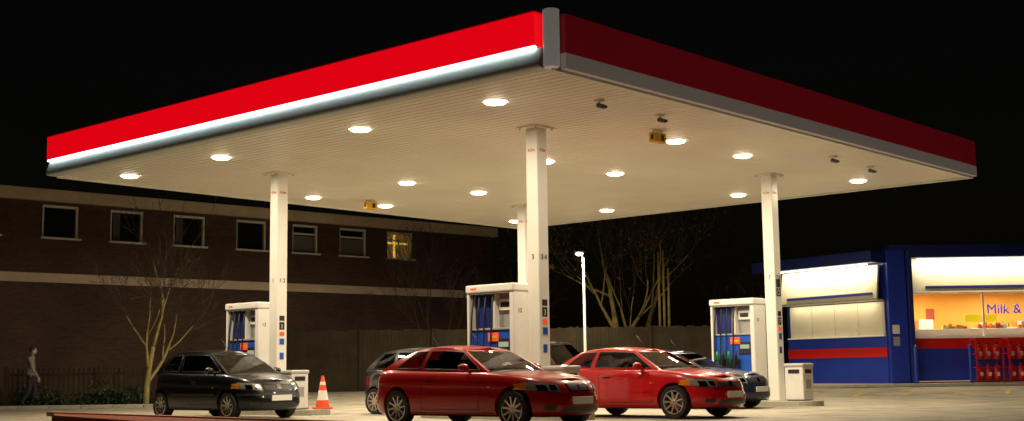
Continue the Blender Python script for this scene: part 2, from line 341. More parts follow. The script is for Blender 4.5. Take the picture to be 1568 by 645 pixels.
for i,(a0,a1) in enumerate(wx):
    lit=i==len(wx)-1; c=(a0+a1)/2; ww=a1-a0; zc=(WZ0+WZ1)/2; hh=WZ1-WZ0; t=.075
    box('glass_%d'%i,(c,.2,zc),(ww,.02,hh),M['litglass'] if lit else M['winglass'],b)
    for s in (-1,1): box('jamb_%d_%d'%(i,s),(c+s*(ww/2-t/2),.12,zc),(t,.1,hh),M['winwhite'],b)
    box('head_%d'%i,(c,.12,WZ1-t/2),(ww-2*t,.1,t),M['winwhite'],b)
    box('sill_%d'%i,(c,.04,WZ0+.03),(ww+.12,.26,.06),M['winwhite'],b)
    if i in (7,8,9): box('transom_%d'%i,(c,.13,zc+.22),(ww-2*t,.07,.06),M['winwhite'],b)
    if i in (4,5): box('curtain_%d'%i,(c-.3,.185,zc),(.25,.006,hh-.2),curt,b)
    if i in (7,8): box('blind_%d'%i,(c,.185,zc-.15),(ww-.2,.006,.6),blind,b)
    if lit:
        box('mullion_%d'%i,(c,.13,zc-.14),(.06,.065,hh-.45),M['winwhite'],b)
        box('lit_v',(c-.17,.185,zc),(.11,.006,hh-.2),M['litcross'],b); box('lit_h',(c-.02,.182,zc+.12),(ww-.3,.006,.07),M['litcross'],b)
tube('drainpipe',[(9.9,-.06,.2),(9.9,-.06,6.6)],.045,M['dark'],b)
# ---------------- fences
def fence(name,p0,p1,h,bw,gap,m,pointed=False):
    p0=Vector(p0);p1=Vector(p1); d=p1-p0; Ln=d.length; o=empty(name,(p0.x,p0.y,GH(p0.y)),math.atan2(d.y,d.x))
    vs=[];fs=[];x=0
    while x<Ln:
        hh=h*(1+random.uniform(-.012,.012)); y=random.uniform(0,.012); base=len(vs)
        prof=[(x,0),(x+bw,0),(x+bw,hh-(.07 if pointed else 0)),(x+bw/2,hh),(x,hh-(.07 if pointed else 0))]
        for yy in (y,y+.02):
            vs+=[(a,yy,z) for a,z in prof]
        fs.append(tuple(base+i for i in range(5))); fs.append(tuple(base+5+i for i in range(5))[::-1])
        for i in range(5): fs.append((base+i,base+5+i,base+5+(i+1)%5,base+(i+1)%5))
        x+=bw+gap
    mesh('boards',vs,fs,m,o)
    for z in (.3,h*.8): box('rail',(Ln/2,.06,z),(Ln,.05,.08),m,o)
    n=int(Ln/2.4)
    for i in range(n+1): box('post_%d'%i,(i*Ln/n,-.05,h/2),(.1,.1,h+.06),m,o)
fence('timber_fence',(-8.2,46.6),(7.6,46.8),2.2,.14,.004,M['timber'])
fence('picket_fence',(-15.5,39.2),(-10.0,39.8),1.15,.09,.06,M['timber'],True)
def foliage(name,c,rx,ry,rz,n,m,size=.06):
    vs=[];fs=[]
    cl=[(random.uniform(-1,1)*rx,random.uniform(-1,1)*ry,random.uniform(.1,1)*rz,random.uniform(.25,.5)) for _ in range(26)]
    for _ in range(n):
        q=random.choice(cl); d=Vector((random.gauss(0,1),random.gauss(0,1),random.gauss(0,1))).normalized()*q[3]*random.uniform(.4,1)
        p=Vector((q[0],q[1],max(.02,q[2]-.2)))+d
        if p.z<0: p.z=random.uniform(0,.1)
        a=Vector((random.gauss(0,1),random.gauss(0,1),random.gauss(0,1))).normalized(); e=a.cross(Vector((.3,.5,.7))).normalized()
        s=size*random.uniform(.6,1.4); k=len(vs)
        vs+=[p-a*s,p+e*s*.5,p+a*s,p-e*s*.5]; fs.append((k,k+1,k+2,k+3))
    o=mesh(name,vs,fs,m); o.location=c; return o
foliage('bush',(-12.9,38.4,GH(38.4)),1.8,.35,.6,5000,M['leaf'])
# ---------------- trees
def tree(name,loc,h,r,m,spread=.5,depth=5,seed=1,leaves=0,fork=.35,lean=0,up=.05,mt=None):
    R=random.Random(seed); vs=[];fs=[];fm=[];lv=[];lf=[]
    def branch(p,d,ln,rad,dep):
        pts=[p];rs=[rad];n=5 if dep>2 else 3
        q=p.copy();dd=d.copy(); wv=.04 if dep==depth else .09
        for i in range(n):
            dd=(dd+Vector((R.gauss(0,wv),R.gauss(0,wv),R.gauss(0,.04)+up))).normalized()
            q=q+dd*ln/n; pts.append(q.copy()); rs.append(rad*(1-.42*(i+1)/n))
        f0=len(fs); addtube(vs,fs,pts,rs,7 if dep>2 else 4)
        fm.extend([1 if (mt and dep<depth-2) else 0]*(len(fs)-f0))
        if dep==0: return
        k=3 if dep==depth else R.choice((2,3,3))
        az0=R.uniform(0,6.28)
        for i in range(k):
            t=R.uniform(.4,.95) if i else 1
            idx=max(1,min(n,round(t*n))); ang=(R.uniform(.12,.3) if i==0 else R.uniform(.45,.95))*spread*1.6; az=az0+i*2.2+R.uniform(-.4,.4)
            u=dd.cross(Vector((.1,.2,1)) if abs(dd.z)<.95 else Vector((1,.2,0))).normalized(); v=dd.cross(u)
            nd=(dd*math.cos(ang)+(u*math.cos(az)+v*math.sin(az))*math.sin(ang)).normalized()
            branch(pts[idx],nd,ln*R.uniform(.66,.88),max(.007,rs[idx]*(.85 if i==0 else R.uniform(.5,.7))),dep-1)
        if leaves and dep<=2:
            for _ in range(leaves):
                c=pts[R.randint(1,n)]+Vector((R.gauss(0,.15),R.gauss(0,.15),R.gauss(0,.15))); a=Vector((R.gauss(0,1),R.gauss(0,1),R.gauss(0,1))).normalized(); e=a.cross(Vector((.1,.7,.6))).normalized(); s=R.uniform(.04,.09); kk=len(lv)
                lv.extend([c-a*s,c+e*s*.7,c+a*s,c-e*s*.7]); lf.append((kk,kk+1,kk+2,kk+3))
    branch(Vector((0,0,-.1)),Vector((lean,0,1)).normalized(),h*fork,r,depth)
    o=empty(name,loc); mesh('trunk_and_limbs',vs,fs,[m,mt or m],o,fm=fm,smooth=True)
    if lv: mesh('leaves',lv,lf,M['leafd'],o)
tree('bare_tree',(-11.0,38.4,GH(38.4)),6.2,.11,M['bark_lit'],.5,6,seed=3,fork=.30,mt=M['bark_lit2'])
tree('bare_tree',(4.1,49,.28),7.6,.20,M['bark_lit'],.55,6,seed=11,leaves=1,fork=.36,lean=-.03,mt=M['bark_lit2'])
tree('bare_tree',(4.75,49.6,.28),7.2,.16,M['bark_lit'],.5,6,seed=24,leaves=1,fork=.36,lean=.10,mt=M['bark_lit2'])
tree('bare_tree',(-2.9,48,.28),5.6,.08,M['bark_lit2'],.5,6,seed=5,fork=.30)
tree('bare_tree',(.0,52,.28),6.5,.10,M['bark_lit2'],.55,6,seed=8,fork=.30)
tree('bare_tree',(8.6,53,.28),6.0,.12,M['bark_lit2'],.6,6,seed=9,leaves=1,fork=.30)
# ---------------- street lamp, poles
p=empty('street_lamp',(2.5,45,.28))
tube('pole',[(0,0,0),(0,0,1.0),(0,0,1.01),(0,0,4.6)],[.07,.07,.05,.035],M['white'],p,12)
tube('arm',[(0,0,4.55),(-.04,-.05,4.7),(-.14,-.1,4.74)],.03,M['steel'],p)
box('head',(-.14,-.12,4.78),(.34,.22,.08),M['steel'],p,.03)
lathe('lens',[(0,4.66),(.08,4.67),(.13,4.71),(.14,4.75)],mat('street_lens',(1,1,1),.4,emis=(1,.85,.6),es=14),p,16,loc=(-.15,-.12,0),cap=False)
arealight('lamp',(-.15,-.12,4.65),.26,110,(1,.82,.5),p)
p=empty('telegraph_pole',(5.45,47.6,.28))
for i,(x,h) in enumerate(((0,5.0),(.16,5.05),(.32,4.4))): tube('pole_%d'%i,[(x,0,0),(x+.02*i,0,h)],[.05,.04],M['bark_lit'],p,10)
p=empty('air_and_water_machine',(-3.05,44.4,GH(44.4)))
box('cabinet',(0,0,.75),(.6,.4,1.5),M['grey'],p,.03); box('panel',(0,-.205,1.3),(.5,.01,.35),M['blue'],p); box('label',(0,-.215,1.3),(.3,.01,.12),M['white'],p); box('foot',(0,0,.05),(.7,.5,.1),M['kerb'],p,.01)
# ---------------- shop
M['blue2']=mat('shop_blue_paint',(.016,.045,.42),.4,var=.1,vscale=1.5)
M['tube']=mat('fluorescent_tube',(1,1,1),.4,emis=(1,.90,.62),es=5)
M['tube2']=mat('ceiling_tube',(1,1,1),.4,emis=(1,.85,.55),es=6)
def shop():
    S=empty('petrol_station_shop',(0,0,0))
    g=.30
    PL=Vector((10.15,47.4,0));PR=Vector((12.67,43.5,0)); d=(PR-PL); Ln=d.length; th=math.atan2(d.y,d.x)
    E=bpy.data.objects.new('left_bay',None); E.location=PL; E.rotation_euler=(0,0,th); link(E,S)
    box('base_wall',(Ln/2,.35,(g+1.25)/2),(Ln,.7,1.25-g+.3),M['blue2'],E)
    box('red_band',(Ln/2,.34,1.40),(Ln,.72,.33),M['red'],E)
    box('blue_band',(Ln/2,.35,1.76),(Ln,.7,.40),M['blue2'],E)
    box('panel_backing',(Ln/2,.35,3.2),(Ln,.7,2.5),M['dblue'],E)
    box('shutter_panel',(Ln/2+.08,-.02,2.53),(Ln-.22,.06,1.16),M['cream'],E,.01)
    for i in range(5): box('panel_joint_%d'%i,(.2+i*(Ln-.3)/4,-.053,2.53),(.012,.006,1.1),M['grey'],E)
    box('window_ledge',(Ln/2+.05,-.06,1.95),(Ln-.1,.16,.05),M['white'],E,.01)
    box('upper_sign_panel',(Ln/2,-.26,3.78),(Ln-.1,.08,1.16),M['cream'],E,.01,rot=(-.13,0,0))
    box('upper_stripe',(Ln/2+.1,-.385,3.38),(Ln-.6,.02,.09),M['dblue'],E,rot=(-.13,0,0))
    box('upper_soffit',(Ln/2,-.1,3.17),(Ln-.1,.5,.04),M['cream'],E)
    box('roof_fascia',(Ln/2-.4,1.2,4.62),(Ln+1.1,4.0,.40),M['dblue'],E,.02)
    box('light_tube',(Ln/2,-.60,4.38),(Ln-.4,.05,.04),M['tube'],E)
    arealight('strip_lamp',(Ln/2,-.62,4.34),Ln-.4,75,(1,.86,.58),E,rot=(math.radians(28),0,0),shape='RECTANGLE',sy=.06)
    arealight('panel_lamp',(Ln/2,-.30,3.12),Ln-.6,16,(1,.86,.58),E,rot=(math.radians(15),0,0),shape='RECTANGLE',sy=.05)
    box('pillar_a',(13.0,43.45,(g+4.85)/2),(.62,.5,4.85-g),M['blue2'],S,.01)
    box('pillar_b',(13.42,43.3,(g+4.95)/2),(.16,.5,4.95-g),M['dblue'],S,.01)
    box('pillar_cap',(13.15,43.3,4.9),(.9,.9,.16),M['dblue'],S)
    box('notice',(12.9,43.19,2.15),(.24,.01,.3),M['white'],S); box('notice_b',(12.9,43.19,1.75),(.22,.01,.3),M['grey'],S)
    x0,x1=13.5,23.5; y=43.5
    box('r_base',((x0+x1)/2,y+.1,(g+1.47)/2+.1),(x1-x0,.2,1.47-g),M['blue2'],S)
    box('r_red_band',((x0+x1)/2,y+.09,1.66),(x1-x0,.24,.34),M['red'],S)
    box('r_sill',((x0+x1)/2,y+.05,1.86),(x1-x0,.36,.05),M['white'],S)
    box('r_upper_panel',((x0+x1)/2,y-.12,3.92),(x1-x0-.02,.08,1.12),M['cream'],S,.01,rot=(-.1,0,0))
    box('r_upper_back',((x0+x1)/2,y+.15,3.95),(x1-x0,.3,1.2),M['cream'],S)
    box('r_stripe',((x0+x1)/2+.2,y-.215,3.56),(x1-x0-.6,.02,.09),M['dblue'],S,rot=(-.1,0,0))
    box('r_roof',((x0+x1)/2,y+2,4.77),(x1-x0+.3,5.0,.44),M['dblue'],S,.02)
    box('r_light_tube',((x0+x1)/2,y-.42,4.50),(x1-x0-.4,.05,.04),M['tube'],S)
    arealight('r_strip_lamp',((x0+x1)/2,y-.44,4.46),x1-x0-.4,150,(1,.86,.58),S,rot=(math.radians(28),0,0),shape='RECTANGLE',sy=.06)
    wall=mat('shop_interior_wall',(.88,.44,.08),.7,var=.08,vscale=1)
    box('room_back',((x0+x1)/2,y+2.6,2.0),(x1-x0,.1,3.6),wall,S)
    box('room_left',(x0-.02,y+1.5,2.0),(.1,2.0,3.6),wall,S); box('room_right',(x1,y+1.5,2.0),(.1,2.0,3.6),wall,S)
    box('room_floor',((x0+x1)/2,y+1.4,.35),(x1-x0,2.3,.06),M['grey'],S)
    box('room_ceiling',((x0+x1)/2,y+1.4,3.5),(x1-x0,2.3,.06),M['white'],S)
    for i in range(4):
        box('ceiling_light_%d'%i,(x0+1.0+i*2.4,y+1.1,3.45),(.8,.4,.03),M['tube2'],S)
        arealight('ceiling_lamp_%d'%i,(x0+1.0+i*2.4,y+1.1,3.42),.8,60,(1,.84,.55),S,shape='RECTANGLE',sy=.4)
    box('counter',((x0+x1)/2,y+.55,2.02),(x1-x0-.3,.4,.28),M['white'],S,.02)
    cols=[mat('goods_%d'%i,c,.5) for i,c in enumerate([(.7,.05,.03),(.75,.3,.03),(.7,.6,.1),(.1,.25,.5),(.6,.6,.55),(.4,.08,.05),(.6,.4,.1)])]
    box('shelf',((x0+x1)/2+1.4,y+2.35,2.22),(x1-x0-3,.36,.03),M['white'],S)
    x=x0+3.2
    while x<x1-.4:
        ww=random.uniform(.08,.16); hh=random.uniform(.14,.26); box('goods',(x,y+2.3,2.24+hh/2),(ww,.2,hh),random.choice(cols),S); x+=ww+.03
    x=x0+1.3
    while x<x1-1:
        ww=random.uniform(.07,.14); hh=random.uniform(.08,.18); box('counter_goods',(x,y+.55,2.16+hh/2),(ww,.14,hh),random.choice(cols),S); x+=ww+random.choice((.02,.02,.02,.4))
    box('poster',(15.0,y+2.53,2.75),(.3,.02,.4),cols[5],S); box('shelf_unit',(14.7,y+2.3,2.3),(.5,.4,.5),M['white'],S)
    box('yellow_banner',(16.0,y+.3,2.50),(1.1,.02,.26),mat('banner_yellow_glow',(.9,.65,.02),.5,emis=(1,.75,.02),es=.45),S)  # banner brightness painted in with emission
    text('banner_text','Milk & Bread',.46,mat('banner_blue_glow',(.02,.06,.6),.5,emis=(.02,.10,.9),es=.3),S,(16.2,y+.27,2.66),(math.pi/2,0,0),ext=.015,align='LEFT')  # lettering given its own glow, as it hangs unlit
    for i in range(5): box('mullion_%d'%i,(x0+.05+i*2.45 if i else x0+.05,y+.05,2.62),(.05,.1,1.5),M['winwhite'],S)
    gl=bpy.data.materials.new('shop_glass'); gl.use_nodes=True; nt=gl.node_tree; nt.nodes.clear()
    o_=nt.nodes.new('ShaderNodeOutputMaterial'); mx=nt.nodes.new('ShaderNodeMixShader'); t=nt.nodes.new('ShaderNodeBsdfTransparent'); gs=nt.nodes.new('ShaderNodeBsdfGlossy'); gs.inputs['Roughness'].default_value=.02; mx.inputs[0].default_value=.06
    nt.links.new(t.outputs[0],mx.inputs[1]); nt.links.new(gs.outputs[0],mx.inputs[2]); nt.links.new(mx.outputs[0],o_.inputs[0])
    mesh('glass_pane',[(x0,y+.03,1.88),(x1,y+.03,1.88),(x1,y+.03,3.37),(x0,y+.03,3.37)],[(0,1,2,3)],gl,S)
shop()
for x in (13.2,15.0,18.6):
    p=empty('bollard',(x,42.2,.34)); lathe('post',[(.06,0),(.06,1.18),(.045,1.24),(.0,1.26)],M['blue2'],p,16,cap=False)
def cage(x):
    p=empty('gas_bottle_cage',(x,42.55,.34)); w_,h_,d_=.86,1.42,.5
    for sx in (-1,1):
        for sy in (-1,1): box('post',(sx*w_/2,sy*d_/2,h_/2),(.04,.04,h_),M['red'],p)
    for z in (.08,.5,.95,h_): 
        for sy in (-1,1): box('rail',(0,sy*d_/2,z),(w_,.025,.025),M['red'],p)
        for sx in (-1,1): box('railb',(sx*w_/2,0,z),(.025,d_,.025),M['red'],p)
    box('shelf',(0,0,.72),(w_-.02,d_-.02,.03),M['dark'],p); box('floor',(0,0,.05),(w_-.02,d_-.02,.03),M['dark'],p); box('roof',(0,0,h_+.02),(w_+.04,d_+.04,.03),M['red'],p)
    bot=[(.0,.0),(.11,.01),(.125,.05),(.125,.36),(.10,.44),(.04,.48),(.035,.52),(.0,.53)]
    for z in (.08,.75):
        for i in (-1,0,1):
            lathe('gas_bottle',bot,M['red'],p,16,loc=(i*.275,-.05,z),cap=False); lathe('valve',[(.05,.52),(.05,.58)],M['dark'],p,10,loc=(i*.275,-.05,z)); box('label',(i*.275,-.178,z+.2),(.1,.006,.12),M['white'],p)
cage(15.68); cage(16.75); cage(17.8)
# ---------------- raised red-brick planter edge in front
lw=empty('low_brick_wall',(0,0,0))
PA,PB,PC,PD=(-7.9,22.0),(-2.0,15.8),(-3.1,14.75),(-7.36,20.55)
prism('brickwork',[PA,PB,PC,PD],0,.29,M['brick2'],lw)
ins=lambda p:( p[0]+(-5.1-p[0])*.02, p[1]+(18.2-p[1])*.02)
prism('paving',[ins(q) for q in (PA,PB,PC,PD)],.29,.335,M['paver'],lw)
cang=math.atan2(PB[1]-PA[1],PB[0]-PA[0]); nx_,ny_=math.sin(cang),-math.cos(cang)
for i in range(14):
    t=(i+.5)/14; box('coping_%d'%i,(PA[0]+(PB[0]-PA[0])*t+nx_*.03,PA[1]+(PB[1]-PA[1])*t+ny_*.03,.32),(8.56/14-.006,.14,.075),M['coping'],lw,.01,rot=(0,0,cang))
# ---------------- cars
def glassmat():
    gl=bpy.data.materials.new('car_glass'); gl.use_nodes=True; nt=gl.node_tree; nt.nodes.clear()
    o_=nt.nodes.new('ShaderNodeOutputMaterial'); mx=nt.nodes.new('ShaderNodeMixShader'); t=nt.nodes.new('ShaderNodeBsdfTransparent'); t.inputs[0].default_value=(.32,.36,.34,1)
    gs=nt.nodes.new('ShaderNodeBsdfGlossy'); gs.inputs['Roughness'].default_value=.015; fr=nt.nodes.new('ShaderNodeFresnel'); fr.inputs[0].default_value=1.5
    nt.links.new(fr.outputs[0],mx.inputs[0]); nt.links.new(t.outputs[0],mx.inputs[1]); nt.links.new(gs.outputs[0],mx.inputs[2]); nt.links.new(mx.outputs[0],o_.inputs[0]); return gl
M['cglass']=glassmat()
M['tyre']=mat('tyre',(.015,.015,.015),.75); M['alloy']=mat('alloy',(.55,.54,.5),.3,metal=.85); M['arch']=mat('arch_black',(.006,.006,.006),.9)
M['headlight']=mat('headlight',(.75,.75,.72),.12,metal=.7,coat=1); M['tail']=mat('tail_lamp',(.5,.01,.01),.15,coat=1); M['amber']=mat('indicator_amber',(.8,.25,.02),.2,coat=1)
M['plate']=mat('number_plate',(.85,.85,.82),.5); M['seat']=mat('seat_fabric',(.035,.033,.032),.9); M['chrome']=mat('chrome',(.8,.8,.8),.1,metal=1)
def wheel(parent,loc,r,side,spokes=10,wn='wheel'):
    p=bpy.data.objects.new(wn,None); p.location=loc; p.rotation_euler=(0,random.uniform(0,1),0 if side>0 else math.pi); link(p,parent)
    rr=r*.70
    lathe('tyre',[(rr,-.09),(r*.93,-.098),(r*.985,-.075),(r,-.04),(r,.04),(r*.985,.075),(r*.93,.098),(rr,.09),(rr,-.09)],M['tyre'],p,36,axis='y',cap=False)
    lathe('rim',[(rr+.004,.092),(rr-.012,.096),(rr-.02,.07),(rr-.025,-.06)],M['alloy'],p,36,axis='y',cap=False)
    lathe('brake_drum',[(rr-.02,-.05),(rr-.02,-.02),(.0,-.02)],M['arch'],p,24,axis='y',cap=False)
    lathe('disc',[(.0,.0),(rr*.62,.0),(rr*.62,-.02)],M['steel'],p,24,axis='y',cap=False)
    lathe('hub',[(.05,.03),(.05,.07),(.035,.082),(0,.082)],M['alloy'],p,16,axis='y',cap=False)
    vs=[];fs=[]
    for i in range(spokes):
        t=2*math.pi*i/spokes; ct,st=math.cos(t),math.sin(t); w0,w1=.020,.015 if spokes>6 else .026
        b_=len(vs)
        for (rad,wd,y0,y1) in ((.03,w0,.045,.075),(rr-.015,w1,.055,.09)):
            for (sg,yy) in ((-1,y0),(1,y0),(1,y1),(-1,y1)): vs.append((rad*ct-sg*wd*st,yy,rad*st+sg*wd*ct))
        fs+=[(b_,b_+1,b_+5,b_+4),(b_+1,b_+2,b_+6,b_+5),(b_+2,b_+3,b_+7,b_+6),(b_+3,b_,b_+4,b_+7)]
    mesh('spokes',vs,fs,M['alloy'],p)
def car(name,X,Y,paint,c,z0=0.,dh=0.):
    head=A-math.pi/2+dh
    P=empty(name,CW(X,Y,z0),head)
    Wd=c['W']; Hh=c['H']; wb=c['wb']; xf=wb/2+c['fo']; xr=-wb/2-c['ro']; r=c.get('r',.31); zb=.19; NS=c.get('nose',.7)
    prof=c['top']; xs=np.linspace(xr-.2,xf+.2,300); zs=np.interp(xs,[q[0] for q in prof],[q[1] for q in prof])
    ker=np.ones(17)/17; zs2=np.convolve(np.pad(zs,8,mode='edge'),ker,mode='valid')
    zt=lambda x: float(np.interp(x,xs,zs2))
    def outline(a0,a1,hw,n=132,ef=3.1,er=3.6):
        th=np.linspace(0,2*np.pi,1601)[:-1]; xm=(a0+a1)/2; 
        C,S=np.cos(th),np.sin(th); e=np.where(C>0,ef,er)
        x=xm+(a1-a0)/2*np.sign(C)*np.abs(C)**(2/ (e*1.7)); y=hw*np.sign(S)*np.abs(S)**(2/(e*1.0))
        x=np.append(x,x[0]);y=np.append(y,y[0]); s=np.concatenate([[0],np.cumsum(np.hypot(np.diff(x),np.diff(y)))])
        t=np.linspace(0,s[-1],n+1)[:-1]; X_=np.interp(t,s,x);Y_=np.interp(t,s,y)
        h=n//2
        for i in range(1,h):
            Y_[n-i]=-Y_[i]; X_[n-i]=X_[i]
        Y_[0]=0;Y_[h]=0
        return X_,Y_
    lev=[(0,.10,.20,.16),(.05,.04,.10,.06),(.14,.015,.02,.015),(.28,.0,.0,.0),(.42,.0,.0,.0),(.52,.0,.015,.015),(.56,.006,.035,.03),(.66,.008,.06,.035),(.74,.0,.085,.04),(.82,.012,.12,.055),(.90,.03,.17,.075),(.96,.055,.23,.10),(1.0,.095,.31,.14)]
    vs=[];rings=[];n=132
    for f_,iw,ff,fr in lev:
        X_,Y_=outline(xr+fr,xf-ff*NS,Wd/2-iw)
        ring=[]
        for x,y in zip(X_,Y_):
            ring.append(len(vs)); vs.append((x,y,zb+f_*(zt(x)-zb)))
        rings.append(ring)
    last=(outline(xr+.14,xf-.31*NS,Wd/2-.095))
    for s in (.9,.7,.45,.2,0):
        ring=[]
        for x,y in zip(*last):
            ring.append(len(vs)); vs.append((x,y*s,zt(x)+.045*(1-s*s)))
        rings.append(ring)
    fs=[]
    for k in range(len(rings)-1):
        for i in range(n):
            j=(i+1)%n; fs.append((rings[k][i],rings[k][j],rings[k+1][j],rings[k+1][i]))
    fs.append(tuple(rings[0])[::-1])
    me=bpy.data.meshes.new('body'); me.from_pydata(vs,[],fs); bm=bmesh.new(); bm.from_mesh(me)
    bmesh.ops.remove_doubles(bm,verts=bm.verts,dist=.0008); bmesh.ops.dissolve_degenerate(bm,edges=bm.edges,dist=.0005); bmesh.ops.recalc_face_normals(bm,faces=bm.faces)
    bvh=BVHTree.FromBMesh(bm); bm.to_mesh(me); bm.free()
    me.materials.append(paint); me.materials.append(M['arch'])
    body=bpy.data.objects.new('body',me); link(body,P)
    for k,ax in enumerate((wb/2,-wb/2)):
        bmc=bmesh.new(); 
        for s in (-1,1):
            mt=Matrix.Translation((ax,s*(Wd/2-.02),r+.01))@Matrix.Rotation(math.pi/2,4,'X')
            bmesh.ops.create_cone(bmc,cap_ends=True,segments=40,radius1=r+.045,radius2=r+.045,depth=.5,matrix=mt)
        mc=bpy.data.meshes.new('cut'); bmc.to_mesh(mc); bmc.free(); mc.materials.append(M['arch']); co=bpy.data.objects.new('cut',mc); link(co,P)
        md=body.modifiers.new('b','BOOLEAN'); md.operation='DIFFERENCE'; md.object=co; md.solver='EXACT'
        bpy.context.view_layer.update()
        dg=bpy.context.evaluated_depsgraph_get(); nm=bpy.data.meshes.new_from_object(body.evaluated_get(dg)); body.modifiers.clear(); body.data=nm; bpy.data.objects.remove(co)
    me=body.data
    while len(me.materials)<2: me.materials.append(M['arch'])
    me.materials[0]=paint; me.materials[1]=M['arch']
    for pl in me.polygons:
        cx,cy,cz=pl.center; idx=0
        for ax in (wb/2,-wb/2):
            dd=math.hypot(cx-ax,cz-r-.01)
            if dd<r+.043: 
                nrm=pl.normal
                rad=Vector((cx-ax,0,cz-r-.01)).normalized()
                if abs(nrm.dot(rad))>.8 and dd>r+.02 or abs(cy)<Wd/2-.2: idx=1
        if cz<zb+.015: idx=1
        pl.material_index=idx
    me.polygons.foreach_set('use_smooth',[True]*len(me.polygons)); me.set_sharp_from_angle(angle=math.radians(32))
    xbf,xrf,xrr,xbr=c['gh']; wbh=Wd/2-.10; wr=Wd/2-.29
    hl=(xrf-xrr)/2; xm=(xrf+xrr)/2
    S=c.get('cols',[0,.10,.36,.41,.94,1.0]); glassS=c.get('gcols',[(.10,.36),(.41,.94)])
    def sub(l,k):
        o=[]
        for a_,b_ in zip(l[:-1],l[1:]):
            kk=max(1,int(round((b_-a_)*k)))
            o+=[a_+(b_-a_)*i/kk for i in range(kk)]
        return o+[l[-1]]
    Sp=sub(S,14); Q=[-1,-.93,-.7,-.4,-.1,.1,.4,.7,.93,1]
    H_=[0,.12,.35,.6,.86,.95,1.0]
    zroof=lambda x: Hh-.05-.045*((x-xm)/hl)**2
    def pos(kind,t,h):
        def xy(h):
            wy=wbh+(wr-wbh)*h**1.15+.02*math.sin(math.pi*h)
            XF=xbf+(xrf-xbf)*(h**1.08); XR=xbr+(xrr-xbr)*(h**1.15)
            if kind=='R' or kind=='L':
                x=XR+(XF-XR)*t; y=wy*(1-.10*max(0,.35-t)/.35-.04*max(0,t-.8)/.2)
                return x,(-y if kind=='R' else y)
            if kind=='F':
                return XF+.13*(1-t*t)*(1-.3*h), t*wy*.96
            return XR-.10*(1-t*t)*(1-.3*h), t*wy*.90
        x,y=xy(h); x0,_=xy(0); x1,_=xy(1)
        zb_=zt(x0)-.015; zr_=zroof(max(xrr-.05,min(xrf+.05,x1)))
        return (x,y,zb_+(zr_-zb_)*h)
    per=[]
    def sg(t0,t1):
        m_=(t0+t1)/2; return any(a_<m_<b_ for a_,b_ in glassS)
    for i in range(len(Sp)-1): per.append(('R',Sp[i],sg(Sp[i],Sp[i+1])))
    for i in range(len(Q)-1): per.append(('F',Q[i],abs((Q[i]+Q[i+1])/2)<.93))
    for i in range(len(Sp)-1,0,-1): per.append(('L',Sp[i],sg(Sp[i],Sp[i-1])))
    for i in range(len(Q)-1,0,-1): per.append(('B',Q[i],abs((Q[i]+Q[i-1])/2)<.88))
    n2=len(per); vs=[];fs=[];fm=[]
    for h in H_:
        for (k_,t,_) in per: vs.append(pos(k_,t,h))
    for j in range(len(H_)-1):
        hm=(H_[j]+H_[j+1])/2
        for i in range(n2):
            i2=(i+1)%n2; fs.append((j*n2+i,j*n2+i2,(j+1)*n2+i2,(j+1)*n2+i))
            low=.12 if per[i][0] in 'RL' else .0
            fm.append(1 if (per[i][2] and low<hm<(.9 if per[i][0] in 'RL' else .95)) else 0)
    b0=(len(H_)-1)*n2
    for s in (.93,.8,.5,.25,.0):
        st=len(vs)
        for i in range(n2):
            x,y,z=vs[b0+i]; vs.append((x,y*s,z+.045*(1-s*s)))
        pb=st-n2
        for i in range(n2):
            i2=(i+1)%n2; fs.append((pb+i,pb+i2,st+i2,st+i)); fm.append(0)
    gh=mesh('greenhouse',vs,fs,[paint,M['cglass']],P,fm=fm,smooth=True)
    bm=bmesh.new(); bm.from_mesh(gh.data); bmesh.ops.remove_doubles(bm,verts=bm.verts,dist=.0008); bmesh.ops.recalc_face_normals(bm,faces=bm.faces); bm.to_mesh(gh.data); bm.free()
    gh.data.set_sharp_from_angle(angle=math.radians(38))
    for kd in 'RL':
        for (a_,b_) in glassS:
            pts=[Vector(pos(kd,a_,.12)),Vector(pos(kd,(a_+b_)/2,.12)),Vector(pos(kd,b_,.12)),Vector(pos(kd,b_,.5)),Vector(pos(kd,b_,.86)),Vector(pos(kd,(a_+b_)/2,.86)),Vector(pos(kd,a_,.86)),Vector(pos(kd,a_,.5)),Vector(pos(kd,a_,.12))]
            tube('window_trim',pts,.011,M['dark'],P,6)
    for s in (-1,1):
        box('seat_back_%d'%s,(xm+.1,s*.36,1.0),(.14,.46,.5),M['seat'],P,.05,rot=(0,-.2,0)); box('headrest_%d'%s,(xm+.02,s*.36,1.24),(.08,.24,.14),M['seat'],P,.03)
    box('rear_seat',(xrr+.15,0,.98),(.16,1.15,.35),M['seat'],P,.05); box('dashboard',(xbf-.25,0,.93),(.4,1.25,.14),M['seat'],P,.04)
    box('interior_mirror',(xrf+.02,0,Hh-.16),(.02,.2,.05),M['dark'],P,.01)
    lathe('steering_wheel',[(.18,-.01),(.19,.0),(.18,.01),(.17,0),(.18,-.01)],M['dark'],P,20,loc=(xbf-.55,-.36,1.0),rot=(0,-1.1,0),cap=False)
